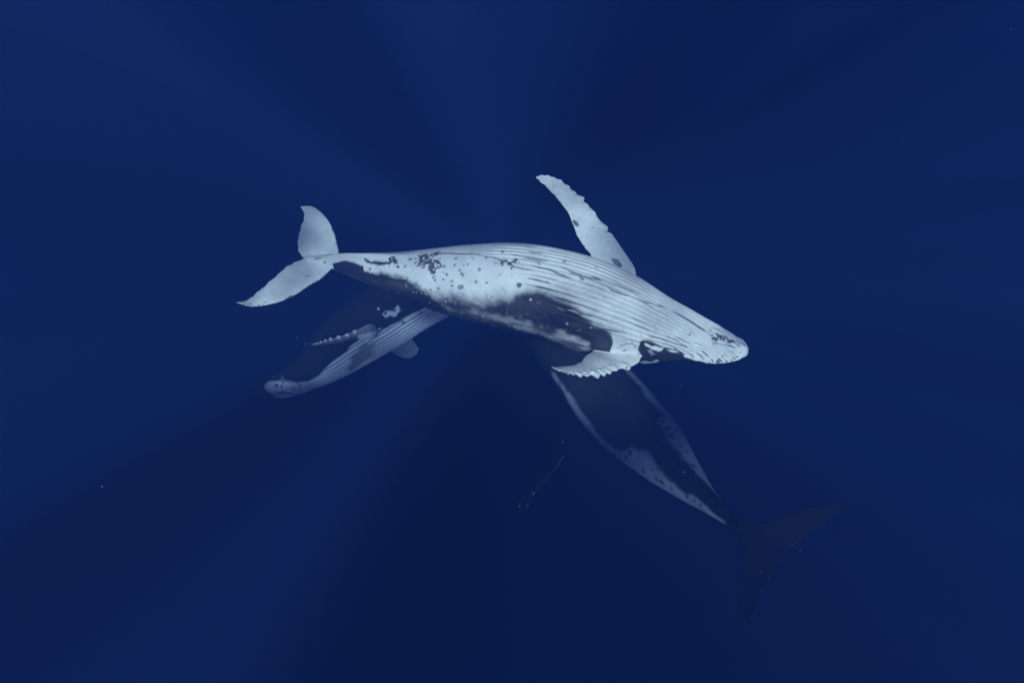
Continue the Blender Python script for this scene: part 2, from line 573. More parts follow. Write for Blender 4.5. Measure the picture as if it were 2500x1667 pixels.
def paint_poly(D, pig, pl, val, soft=0.06, rag=0.1, freq=4.0, only=None):
    """A patch with a ragged edge, laid out on the unrolled skin (metres along, metres round)."""
    H = hits(D, pl)
    s, ph, w, hd, hv, _ = D['place'](H)
    L = D['length']
    rad = lambda w_, s_: np.interp(s_, [0, 0.3, 0.6, 1], [0.6, 1.2, 0.9, 0.4])
    A = np.stack([s * L, ph * rad(w, s)], 1)
    Q = np.stack([D['s'] * L, D['ph'] * rad(D['w'], D['s'])], 1)
    lo, hi = A.min(0) - 0.6, A.max(0) + 0.6
    m = np.nonzero(((Q > lo) & (Q < hi)).all(1))[0]
    if only is not None: m = m[only[m]]
    sd = poly_sd(Q[m], A) + rag * 2 * (fbm(D['P'][m] * freq, 4) - 0.5)
    k = sstep(-soft, soft, sd)
    pig[m] = pig[m] * (1 - k) + val * k


def z1(*p): return [(550 + .3827 * x, 400 + .3827 * y) for x, y in p]
def z2(*p): return [(1050 + .3636 * x, 400 + .3636 * y) for x, y in p]
def z5(*p): return [(1300 + .12755 * x, 780 + .12755 * y) for x, y in p]
def z6(*p): return [(1530 + .13605 * x, 760 + .13605 * y) for x, y in p]
def z3(*p): return [(560 + .2296 * x, 720 + .2296 * y) for x, y in p]
def z4(*p): return [(1200 + .287 * x, 850 + .287 * y) for x, y in p]


def common(D, wh):
    D['length'] = wh['length']
    n = fbm(D['P'] * 2.2, 4) - 0.5
    return n


# ------------------------------------------------------------------ first whale: belly up
def paint_first(wh, D):
    n = common(D, wh)
    s, ph, P = D['s'], D['ph'], D['P']
    body = D['onfin'] < 0.5
    deg = np.degrees(ph)
    pig = np.ones(len(P))
    # the back and the far (right) flank are dark
    edge = 118 + 0 * s
    pig *= sstep(6, -6, np.where(body, deg - edge + 30 * n, -50))
    pig *= sstep(6, -6, np.where(body, -deg - 92 + 30 * n, -50))
    # left flank: dark along the whole side up to the belly line
    line = [(812, 643), (841, 637), (868, 641), (887, 649), (889, 664), (906, 670), (933, 668), (963, 672), (994, 679), (1009, 691),
            (1021, 702), (1040, 712), (1070, 722), (1104, 724), (1159, 735), (1200, 738), (1243, 728), (1261, 720), (1286, 711),
            (1312, 709), (1341, 720), (1366, 731), (1388, 742), (1414, 760), (1432, 778), (1450, 794), (1475, 803), (1492, 818), (1497, 836)]
    H = hits(D, line)
    hs, hp, *_ = D['place'](H)
    o = np.argsort(hs)
    bl = np.interp(s, hs[o], np.degrees(hp[o]))
    ins = body & (s > hs.min()) & (s < hs.max())
    soft = np.interp(s, [0.3, 0.36, 0.45, 0.5, 0.56, 0.62, 0.68, 0.9], [4.0, 6.0, 7.0, 13, 20, 15, 8, 5])
    rag = np.interp(s, [0.3, 0.45, 0.55, 0.65, 0.9], [9, 14, 34, 32, 22])
    nn = 0.55 * (fbm(P * 2.4, 5) - 0.5) + 0.45 * (fbm(P * 9.0, 4) - 0.5)
    k = np.where(ins, sstep(-1, 1, (deg - bl + rag * nn) / soft), 0)
    pig *= 1 - k
    # pale cloudy band low on the flank
    cloud = [(1085, 745), (1150, 757), (1232, 776), (1275, 782), (1326, 793), (1359, 807), (1395, 824), (1432, 840), (1441, 851), (1414, 858), (1377, 842), (1334, 820), (1283, 805), (1239, 795), (1160, 775), (1095, 757)]
    lay = pig.copy(); paint_poly(D, lay, cloud, 1.0, 0.13, 0.30, 3.0, body)
    st = fbm(np.stack([s * 13 * 1.6, np.radians(deg) * 5.5, s * 0], 1), 5)
    amt = np.interp(s, [0.3, 0.38, 0.46, 0.55, 0.62], [0.85, 0.7, 0.42, 0.28, 0.2]) * (0.25 + 1.0 * sstep(0.32, 0.68, st))
    pig = np.where(body, np.maximum(pig, lay * np.clip(amt, 0, 1) * (deg > 20)), pig)
    # the dark skin is mottled and rubbed paler here and there
    mot = sstep(0.48, 0.75, fbm(np.stack([s * 13 * 1.1, np.radians(deg) * 3.0, s * 0 + 4], 1), 5))
    pig = np.where(body, np.maximum(pig, 0.06 * mot * (deg > 0)), pig)
    # side of the head, dark above the mouth line, with pale folds round the eye
    headdark = z6((230, 560), (270, 512), (400, 530), (520, 585), (640, 640), (720, 655), (850, 672), (960, 720), (1040, 780), (1062, 840), (1110, 880), (1150, 960), (700, 1100), (200, 1100), (150, 900), (240, 760), (200, 680))
    paint_poly(D, pig, headdark, 0.0, 0.03, 0.05, 6, body)
    pig = np.where(body & (s < 0.2) & (np.abs(deg) > 87), 0.0, pig)
    for pl, v in ((z6((330, 560), (450, 620), (560, 640), (650, 662), (640, 700), (570, 725), (480, 690), (400, 640), (335, 610)), .95),
                  (z6((690, 682), (800, 680), (900, 702), (940, 750), (850, 742), (760, 716)), .85),
                  (z6((370, 690), (450, 690), (520, 770), (430, 800)), .35),
                  (z6((230, 905), (330, 887), (430, 905), (540, 862), (580, 885), (570, 935), (480, 985), (400, 955), (300, 945)), .7)):
        paint_poly(D, pig, pl, v, 0.02, 0.03, 8, body)
    # furrows: dark skin, with crease shadow painted into the pigment too
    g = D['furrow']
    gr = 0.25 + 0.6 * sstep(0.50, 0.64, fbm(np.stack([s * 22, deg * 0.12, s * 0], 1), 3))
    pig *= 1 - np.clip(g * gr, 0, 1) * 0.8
    dark = lambda pl, w, v=0.16, **k: paint_line(D, pig, pl, w, v, **k)
    for pl, w in ((z1((890, 608), (920, 630), (980, 637), (1050, 632), (1075, 612), (1070, 590)), .06), (z1((1075, 590), (1085, 640)), .08),
                  (z1((1255, 570), (1265, 640)), .04), (z1((1250, 590), (1290, 577)), .03), (z1((1350, 572), (1400, 570), (1540, 576), (1640, 582)), .04),
                  (z2((30, 602), (130, 602), (230, 606), (340, 616)), .03), (z2((340, 616), (420, 630), (520, 660), (560, 690), (640, 710), (700, 716)), .028),
                  (z2((690, 690), (800, 710), (870, 740), (950, 770)), .04), (z2((875, 690), (960, 730), (1050, 760), (1130, 782)), .04),
                  (z2((650, 766), (740, 785), (820, 806)), .035), (z2((715, 820), (780, 840), (865, 860)), .06), (z2((830, 895), (900, 915), (1000, 946)), .055),
                  (z2((920, 980), (1000, 1000), (1090, 1026)), .045), (z2((1080, 1100), (1180, 1110), (1250, 1125), (1330, 1137)), .03),
                  (z2((620, 626), (700, 640), (790, 656)), .03), (z2((470, 600), (560, 610), (620, 626)), .025), (z2((660, 590), (760, 602)), .022), (z2((780, 580), (900, 602)), .022),
                  (z2((1085, 753), (1150, 787)), .05), (z2((1160, 802), (1220, 850), (1300, 880), (1390, 905)), .03), (z2((1390, 900), (1450, 930), (1540, 952), (1640, 992)), .03),
                  (z2((1640, 992), (1740, 1052), (1830, 1112), (1900, 1162)), .045), (z2((1240, 800), (1330, 840), (1420, 880)), .022),
                  (z2((470, 582), (500, 592)), .03), (z2((890, 650), (912, 660)), .04), (z2((1000, 755), (1035, 782)), .05),
                  (z2((700, 640), (730, 670), (740, 680)), .03), (z2((580, 880), (560, 940)), .03), (z2((520, 960), (512, 1030)), .03), (z2((420, 880), (395, 925)), .02),
                  (z6((1250, 745), (1320, 790), (1385, 862)), .03), (z6((1330, 700), (1400, 745), (1482, 822)), .03), (z6((1512, 852), (1562, 908)), .03),
                  (z6((1620, 830), (1690, 880), (1728, 942)), .035), (z6((1698, 793), (1732, 832)), .025), (z6((1750, 848), (1825, 917)), .035), (z6((1855, 860), (1915, 892)), .025),
                  (z6((1885, 823), (1955, 862)), .025), (z6((1945, 798), (2015, 827)), .025), (z6((1770, 598), (1870, 620), (1948, 662)), .03), (z6((2022, 733), (2054, 752)), .02),
                  (z6((860, 480), (980, 510), (1080, 560), (1160, 612)), .022), (z6((800, 560), (950, 590), (1060, 630), (1205, 712)), .025), (z6((350, 430), (480, 470), (620, 490), (745, 552)), .022),
                  (z6((950, 670), (1060, 720), (1195, 800), (1180, 860)), .022), (z6((270, 510), (420, 540), (560, 600), (720, 658)), .03),
                  (z5((1650, 500), (1780, 462), (1920, 462), (2050, 532)), .025), (z5((1720, 410), (1830, 390), (1900, 395)), .014), (z5((1600, 560), (1700, 520), (1780, 505)), .015),
                  (z5((1720, 600), (1820, 583)), .03), (z5((1820, 680), (1850, 730)), .015), (z5((980, 1035), (1060, 1052)), .02), (z5((780, 1030), (850, 1070)), .025), (z5((630, 990), (700, 1035)), .025), (z5((510, 955), (570, 975)), .02),
                  (z1((575, 598), (580, 612)), .02), (z1((592, 597), (597, 610)), .02), (z1((610, 596), (612, 607)), .015), (z1((640, 596), (645, 604)), .015), (z1((375, 868), (440, 835)), .02), (z1((400, 850), (415, 840), (450, 846)), .015), (z1((490, 812), (530, 790)), .02), (z1((520, 800), (600, 745)), .02), (z1((150, 890), (162, 908)), .04), (z1((500, 720), (540, 712)), .02), (z1((960, 655), (980, 650)), .015), (z6((1925, 560), (2010, 620), (2078, 700)), .02), (z2((958, 380), (998, 420)), .085), (z2((1212, 640), (1255, 650), (1292, 690)), .06), (z2((1225, 655), (1250, 672), (1285, 695)), .05)):
        dark(pl, w)
    # dark blotch before the tail, tangle under the chin
    for pl in (z1((1185, 625), (1250, 600), (1330, 605), (1360, 640), (1410, 650), (1350, 665), (1330, 695), (1270, 700), (1285, 660), (1215, 655)), z1((1055, 588), (1092, 588), (1105, 640), (1080, 662), (1052, 628)), z1((880, 600), (900, 596), (935, 622), (1050, 620), (1070, 640), (930, 645), (890, 630)),
               z1((1180, 600), (1230, 582), (1300, 572), (1400, 566), (1420, 576), (1290, 592), (1200, 612)), z2((420, 655), (520, 655), (590, 630), (610, 655), (560, 690), (480, 672)),
               z6((1500, 345), (1600, 400), (1720, 430), (1850, 500), (1900, 540), (1760, 575), (1640, 590), (1560, 510))):
        lay = np.ones(len(P)); paint_poly(D, lay, pl, 0.0, 0.03, 0.22, 7, body)
        pig *= 1 - (1 - lay) * sstep(0.37, 0.52, fbm(P * 12, 4)) * 0.9
    for x, y, r in ((1147, 653, .05), (923, 670, .05), (1327, 725, .05), (1338, 742, .05), (1413, 706, .05), (1497, 678, .045), (1507, 698, .05), (1518, 711, .05), (1462, 647, .045),
                    (1446, 748, .045), (1446, 777, .045), (1360, 795, .045), (1310, 805, .04), (1390, 737, .035), (1495, 788, .07), (1510, 785, .06), (1600, 753, .045), (1668, 758, .035), (1620, 674, .05), (1547, 641, .035),
                    (1521, 646, .03), (1665, 601, .045), (1470, 604, .05), (1370, 607, .03), (1360, 660, .05), (1397, 655, .05), (635, 632, .05), (580, 605, .04), (600, 605, .03), (1215, 770, .06)):
        q = z1((x, y))[0]; paint_spot(D, pig, *q, r * 0.85, 0.25, ring=r >= .045)
    for x, y, r in ((598, 815, .085), (675, 590, .03), (487, 588, .06), (1035, 550, .03), (1190, 458, .03), (1090, 427, .025), (830, 150, .03), (260, 945, .07), (278, 1000, .07), (545, 1080, .08), (610, 1085, .05), (890, 1188, .06)):
        q = z2((x, y))[0]; paint_spot(D, pig, *q, r * 0.75, 0.18)
    for x, y, r in ((1640, 900, .075), (1130, 420, .035), (2105, 600, .045), (1145, 890, .05), (1485, 915, .03), (95, 540, .02), (145, 637, .03)):
        q = z6((x, y))[0]; paint_spot(D, pig, *q, r * 0.8, 0.2)
    # pale scars on the dark flank
    for x, y, r in ((676, 912, .055), (920, 1074, .055), (365, 940, .03), (105, 922, .03), (125, 968, .03), (355, 1026, .04), (745, 1092, .035), (785, 1195, .05), (425, 1085, .05), (535, 1090, .04), (1080, 1100, .03), (150, 990, .02), (210, 1015, .03)):
        q = z2((x, y))[0]; paint_spot(D, pig, *q, r * 0.62, 0.8)
    for x, y, r in ((1142, 725, .05), (1200, 820, .03), (1220, 821, .03), (1252, 826, .03), (1103, 822, .03), (1303, 885, .03), (1408, 878, .035), (1030, 800, .02), (970, 800, .02), (1420, 920, .03)):
        q = z1((x, y))[0]; paint_spot(D, pig, *q, r * 0.7, 0.8)
    for pl, w in ((z2((923, 981), (960, 985), (1000, 1008)), .018), (z5((1090, 152), (1130, 150), (1200, 150)), .03)):
        paint_line(D, pig, pl, w, 0.9)
    # old scratches and rake marks
    r_ = np.random.default_rng(3)
    for _ in range(90):
        x = r_.uniform(860, 1800); y = np.interp(x, [860, 1100, 1400, 1600, 1800], [645, 690, 735, 800, 850]) + r_.normal() * np.interp(x, [860, 1150, 1500, 1800], [12, 45, 55, 18])
        a = r_.normal() * 0.7 + np.interp(x, [900, 1400, 1700], [0.1, 0.35, 0.6]); l = r_.uniform(4, 26)
        H = [(x, y), (x + l * math.cos(a), y + l * math.sin(a) + r_.normal() * 2)]
        h = hit(D, *H[0])
        if h is None: continue
        q = np.linalg.norm(P - h, axis=1).argmin()
        paint_line(D, pig, [H[0], ((H[0][0] + H[1][0]) / 2, (H[0][1] + H[1][1]) / 2 + r_.normal()), H[1]], r_.uniform(.012, .022), 0.42 if pig[q] < 0.4 else r_.uniform(.45, .7))
    # dark rims of the flukes and the flipper tip
    F = D['fin']; fk = F[:, 0]; u, c = F[:, 1], F[:, 2]
    onf = D['onfin'] > 0.4
    nz = fbm(P * 14, 4)
    rim = onf & (fk >= 2)
    e = np.minimum(c * 1.3, (1 - c))
    pig = np.where(rim, pig * (0.25 + 0.75 * sstep(0.0, 0.05, e - 0.14 * (nz - 0.52))), pig)
    up = onf & (fk == 0)
    pig = np.where(up & (u > 0.88), pig * sstep(0.02, 0.10, c - 0.2 * (nz - 0.45)), pig)
    # topside of flippers and flukes (away from the belly) is darker
    return pig * (0.97 + 0.06 * n)


mat_white = skin_material('whale_skin', (0.028, 0.030, 0.032), (0.72, 0.74, 0.73), 1.0)
first = dict(
    size=1.0, length=13.0, voxel=0.0130, soft=170, seam=0.2, pleat_depth=0.068, material=mat_white, paint=paint_first,
    label='brightest humpback whale, lying belly up with white throat, flippers and flukes',
    bumps=[(1813, 847, .17, .09), (1796, 862, .07, .03), (1776, 874, .08, .035), (1752, 882, .08, .03), (1727, 884, .09, .035), (1700, 880, .08, .03), (1790, 836, .06, .025), (1770, 822, .06, .02),
           (1618, 838, .12, .05), (1597, 831, .10, .05), (1645, 853, .11, .05), (1590, 862, .10, .04), (1560, 838, .09, .05), (1545, 828, .12, .05), (1520, 826, .14, .04), (1150, 628, .3, .04), (1040, 632, .25, .03),
           (1460, 900, .05, .03), (1445, 903, .05, .03), (1430, 905, .05, .03), (1475, 899, .05, .03), (1490, 893, .05, .03)],
    # s, axis pixel x, y, depth, half width, half height to the back, half height to the belly
    stations=[(0.000, 1827, 853, 17.95, .03, .02, .02), (0.003, 1824, 853, 17.96, .15, .08, .09), (0.008, 1818, 853, 17.97, .25, .13, .15), (0.018, 1807, 852, 17.98, .36, .18, .20), (0.03, 1793, 852, 18.0, .48, .22, .25), (0.06, 1756, 848, 18.1, .68, .32, .33),
              (0.10, 1707, 834, 18.25, .80, .48, .46), (0.15, 1646, 814, 18.4, .90, .82, .68), (0.20, 1585, 797, 18.5, 1.04, 1.05, .92), (0.26, 1513, 773, 18.6, 1.20, 1.12, 1.15),
              (0.33, 1430, 746, 18.75, 1.28, 1.20, 1.28), (0.40, 1346, 722, 18.9, 1.27, 1.20, 1.28), (0.48, 1250, 702, 19.1, 1.22, 1.14, 1.22), (0.56, 1151, 690, 19.3, 1.07, 1.03, 1.05),
              (0.64, 1063, 680, 19.5, .86, .90, .86), (0.72, 972, 666, 19.7, .55, .68, .62), (0.80, 892, 654, 19.85, .32, .52, .48), (0.87, 836, 643, 19.95, .21, .33, .32), (0.93, 790, 637, 20.05, .20, .15, .15),
              (1.0, 745, 632, 20.1, .10, .05, .05)],
    ventral=[(0, -.1, .72, .70), (0.3, 0, .70, .71), (0.6, 0, .70, .72), (0.8, 0, .72, .72), (1.0, .1, .66, .75)],
    fins=[
        dict(knobs=[(.385, .05, .014), (.445, .13, .024), (.54, .04, .014), (.60, .03, .012), (.655, .13, .017), (.70, .05, .012), (.75, .05, .014), (.81, .06, .013), (.85, .03, .01), (.895, .05, .013), (.945, .04, .011)], serr=.03,
             st=[(1552, 705, 19.3, 1440, 665, 19.5, .16), (1554, 682, 19.35, 1440, 640, 19.55, .15), (1550, 655, 19.4, 1441, 622, 19.6, .14), (1537, 633, 19.5, 1432, 611, 19.65, .13),
                 (1519, 607, 19.55, 1418, 592, 19.7, .12), (1500, 580, 19.6, 1407, 573, 19.75, .115), (1477, 559, 19.7, 1397, 548, 19.8, .11), (1461, 533, 19.75, 1388, 525, 19.85, .10),
                 (1441, 507, 19.8, 1376, 506, 19.9, .09), (1420, 487, 19.9, 1361, 487, 20.0, .08), (1397, 465, 20.0, 1344, 468, 20.05, .07), (1375, 446, 20.05, 1329, 453, 20.1, .06),
                 (1350, 433, 20.1, 1317, 444, 20.15, .05), (1326, 428, 20.15, 1310, 437, 20.2, .035), (1312, 430, 20.2, 1308, 433, 20.2, .012)]),
        dict(knobs=[(.345, .09, .016), (.43, .045, .014), (.49, .06, .012), (.545, .085, .013), (.605, .13, .017), (.67, .06, .013), (.72, .085, .014), (.77, .05, .010), (.81, .065, .012), (.86, .045, .01), (.90, .05, .011), (.945, .03, .009)], serr=.03,
             st=[(1546, 826, 18.8, 1498, 816, 18.9, .17), (1563, 846, 18.1, 1490, 842, 18.45, .18), (1570, 866, 17.85, 1474, 850, 18.35, .17), (1560, 885, 17.7, 1455, 851, 18.2, .15), (1535, 896, 17.6, 1443, 855, 18.05, .13),
                 (1508, 901, 17.45, 1434, 863, 17.85, .12), (1485, 910, 17.3, 1427, 873, 17.65, .105), (1461, 913, 17.2, 1417, 883, 17.5, .09), (1434, 915, 17.1, 1404, 889, 17.35, .075), (1405, 913, 17.0, 1388, 892, 17.2, .06),
                 (1380, 907, 16.9, 1370, 894, 17.05, .05), (1361, 902, 16.8, 1356, 895, 16.9, .035), (1347, 897, 16.75, 1345, 895, 16.75, .012)]),
        dict(serr=.05, st=[(850, 648, 20.0, 737, 648, 20.1, .13), (834, 628, 20.05, 736, 634, 20.15, .12), (825, 602, 20.15, 727, 613, 20.25, .10), (818, 572, 20.3, 726, 585, 20.4, .085), (803, 540, 20.5, 733, 556, 20.6, .07),
                           (783, 517, 20.7, 741, 532, 20.75, .05), (762, 504, 20.85, 741, 517, 20.9, .035), (745, 503, 20.95, 734, 508, 21.0, .025), (735, 504, 21.0, 731, 505, 21.0, .01)]),
        dict(serr=.05, st=[(850, 632, 20.0, 742, 625, 20.1, .13), (815, 653, 19.9, 738, 632, 20.1, .12), (787, 679, 19.75, 714, 641, 20.0, .105), (753, 700, 19.6, 695, 653, 19.85, .09), (718, 722, 19.45, 672, 672, 19.65, .075),
                           (684, 737, 19.3, 648, 694, 19.45, .06), (646, 746, 19.15, 622, 716, 19.25, .045), (612, 748, 19.0, 602, 732, 19.1, .03), (590, 743, 18.9, 586, 736, 18.95, .02), (575, 738, 18.85, 574, 737, 18.85, .01)]),
    ])


# ------------------------------------------------------------------ second whale: dark back, pale flanks, diving
def paint_second(wh, D):
    n = common(D, wh)
    s, ph, P = D['s'], D['ph'], D['P']
    deg = np.degrees(ph); body = D['onfin'] < 0.5
    nn = fbm(P * 3, 5) - 0.5
    pig = np.where(body, sstep(78, 66, np.abs(deg) + 20 * nn) * sstep(.93, .86, s), 0.0)
    L = z4((500, 190), (540, 215), (640, 370), (720, 480), (830, 620), (920, 750), (1060, 860), (1130, 858), (1290, 860), (1380, 960), (1480, 1080), (1600, 1190), (1750, 1290), (1950, 1452), (1960, 1470),
           (1700, 1338), (1500, 1226), (1300, 1096), (1150, 986), (1000, 886), (880, 756), (755, 612), (685, 512), (615, 372), (550, 290))
    R = z4((1140, 185), (1240, 290), (1372, 472), (1470, 585), (1440, 585), (1452, 700), (1520, 820), (1620, 930), (1750, 1060), (1930, 1235), (1935, 1245), (1785, 1015), (1705, 865), (1605, 675), (1505, 535), (1405, 395), (1305, 295), (1200, 180))
    for pl in (L, R):
        paint_poly(D, pig, pl, 0.85, 0.13, 0.18, 2.6, body)
    for x, y, r in ((1180, 890, .08), (1145, 920, .10), (1297, 1050, .10), (1400, 1105, .09), (1450, 1140, .12), (1530, 1190, .07), (1655, 1250, .10), (1720, 1295, .06), (1775, 1338, .06), (1050, 908, .06), (1500, 680, .13), (1525, 740, .14), (1575, 692, .08),
                    (1715, 995, .10), (1460, 620, .1), (1785, 1055, .06), (1605, 830, .06), (1662, 880, .05), (850, 700, .06), (825, 660, .05), (1370, 1030, .06), (1570, 1235, .05)):
        paint_spot(D, pig, *z4((x, y))[0], r * .85, 0.25, rag=0.8)
    paint_line(D, pig, z4((1130, 560), (1270, 680), (1420, 840), (1540, 975), (1640, 1080)), .03, 0.14, taper=True)
    for x, y, r in ((1640, 1050, .05), (1280, 345, .05), (885, 795, .04)):
        paint_spot(D, pig, *z4((x, y))[0], r * .7, 0.8)
    F = D['fin']; u, c = F[:, 1], F[:, 2]; onf = D['onfin'] > 0.4
    # left flipper: pale line along the trailing edge and pale knobs
    lf = onf & (F[:, 0] == 0)
    pig = np.where(lf & (c > 0.9) & (u > .38), 0.35 + 0.2 * n, pig)
    pig = np.where(lf & (u > 0.72) & ((c < 0.10) | (c > .9)), sstep(.45, .6, fbm(P * 7, 3)) * .5, pig)
    tf = onf & (F[:, 0] >= 2)
    pig = np.where(tf & (c > 0.965) & (u > .35), 0.12, pig)
    pig = np.maximum(pig, 0.055 * sstep(.95, .6, s) * (D['onfin'] < 0.5) * (0.7 + 0.6 * fbm(P * 1.3, 4)))
    for x, y, r in ((902, 855, .055), (992, 908, .05), (985, 960, .05), (975, 968, .04), (935, 1003, .045), (915, 1012, .045), (905, 1022, .03)):
        q = (1600 + .287 * x, 1150 + .287 * y); paint_spot(D, pig, *q, r * 0.42, 0.3)
    return pig


mat_second = skin_material('dark_whale_skin', (0.005, 0.005, 0.006), (0.46, 0.50, 0.61), 0.8, 0.0)  # pale skin tinted blue to stand in for water haze
second = dict(
    size=1.1, length=14.0, voxel=0.03, pleat_depth=0.03, material=mat_second, paint=paint_second, soft=10,
    label='dark backed humpback whale with pale spotted flanks, diving away with dark flukes',
    stations=[(0.0, 1262, 712, 27.8, .03, .03, .03), (0.01, 1265, 716, 27.75, .25, .12, .14), (0.05, 1280, 738, 27.5, .6, .3, .35), (0.15, 1325, 787, 26.8, .95, .75, .75), (0.25, 1378, 845, 25.9, 1.17, 1.05, 1.1),
              (0.33, 1425, 895, 25.2, 1.27, 1.15, 1.2), (0.40, 1470, 955, 24.5, 1.29, 1.15, 1.2), (0.48, 1520, 1012, 23.7, 1.27, 1.1, 1.15), (0.56, 1570, 1063, 23.0, 1.17, 1.0, 1.0), (0.65, 1624, 1118, 22.3, .93, .85, .82),
              (0.74, 1680, 1176, 21.5, .60, .66, .62), (0.82, 1732, 1226, 20.9, .35, .5, .48), (0.89, 1788, 1272, 20.4, .25, .34, .33), (0.94, 1830, 1305, 20.15, .24, .18, .18), (1.0, 1905, 1346, 20.0, .10, .05, .05)],
    ventral=[(0, .0, .0, -1), (.5, 0.0, .0, -1), (1.0, 0, 0, -1)],
    fins=[
        dict(knobs=[(.35, .05, .02), (.45, .05, .02), (.55, .05, .02), (.64, .06, .018), (.72, .06, .018), (.80, .06, .015), (.87, .05, .012), (.93, .05, .012)],
             st=[(1408, 905, 25.30, 1425, 950, 25.40, 0.15), (1380, 960, 25.68, 1410, 1010, 25.78, 0.15), (1360, 1020, 26.06, 1403, 1062, 26.16, 0.14), (1339, 1080, 26.44, 1390, 1096, 26.54, 0.12), (1316, 1130, 26.82, 1361, 1140, 26.92, 0.1),
                 (1291, 1175, 27.20, 1329, 1177, 27.30, 0.085), (1275, 1210, 27.58, 1304, 1206, 27.63, 0.07), (1267, 1234, 27.96, 1289, 1236, 27.96, 0.05), (1270, 1248, 28.24, 1280, 1250, 28.24, 0.03), (1275, 1253, 28.52, 1277, 1253, 28.52, 0.012)]),
        dict(knobs=[(.5, .05, .02), (.6, .05, .02), (.7, .05, .02), (.8, .05, .02)],
             st=[(1440, 850, 25.6, 1470, 900, 25.4, .15), (1500, 825, 25.9, 1510, 870, 25.8, .14), (1550, 800, 26.3, 1555, 845, 26.2, .12), (1600, 785, 26.8, 1600, 820, 26.7, .09), (1640, 780, 27.2, 1640, 800, 27.2, .06), (1660, 785, 27.4, 1660, 789, 27.4, .012)]),
        dict(serr=.05, st=[(1790, 1290, 20.2, 1900, 1360, 20.0, .13), (1822, 1270, 20.2, 1908, 1352, 20.0, .12), (1858, 1275, 20.15, 1918, 1348, 20.0, .10), (1890, 1268, 20.1, 1930, 1341, 20.0, .09), (1932, 1250, 20.1, 1955, 1324, 20.0, .08),
                           (1975, 1235, 20.1, 1984, 1303, 20.05, .065), (2018, 1227, 20.15, 2026, 1276, 20.1, .05), (2056, 1226, 20.2, 2055, 1258, 20.2, .035), (2076, 1232, 20.25, 2075, 1244, 20.25, .02), (2083, 1237, 20.3, 2082, 1239, 20.3, .01)]),
        dict(serr=.05, st=[(1800, 1262, 20.2, 1900, 1335, 20.0, .13), (1806, 1310, 20.2, 1912, 1350, 20.0, .12), (1818, 1330, 20.15, 1909, 1368, 20.0, .10), (1815, 1355, 20.1, 1898, 1390, 19.95, .09), (1808, 1385, 20.05, 1886, 1410, 19.95, .08),
                           (1801, 1423, 20.0, 1872, 1441, 19.9, .065), (1798, 1460, 20.0, 1853, 1474, 19.9, .05), (1806, 1494, 20.0, 1841, 1503, 19.95, .035), (1820, 1525, 20.0, 1834, 1526, 20.0, .02), (1831, 1541, 20.0, 1833, 1540, 20.0, .01)]),
    ])

def nearer(s):                             # the tail is the near end: this whale dives steeply away
    return float(np.interp(s, [0, 0.45, 0.8, 1], [0.93, 0.93, 0.84, 0.79]))


second['stations'] = [(r[0], r[1], r[2]) + tuple(v * nearer(r[0]) for v in r[3:]) for r in second['stations']]
for f, q in zip(second['fins'], (0.93, 0.93, nearer(1), nearer(1))):
    f['st'] = [(r[0], r[1], r[2] * q, r[3], r[4], r[5] * q, r[6] * q) for r in f['st']]

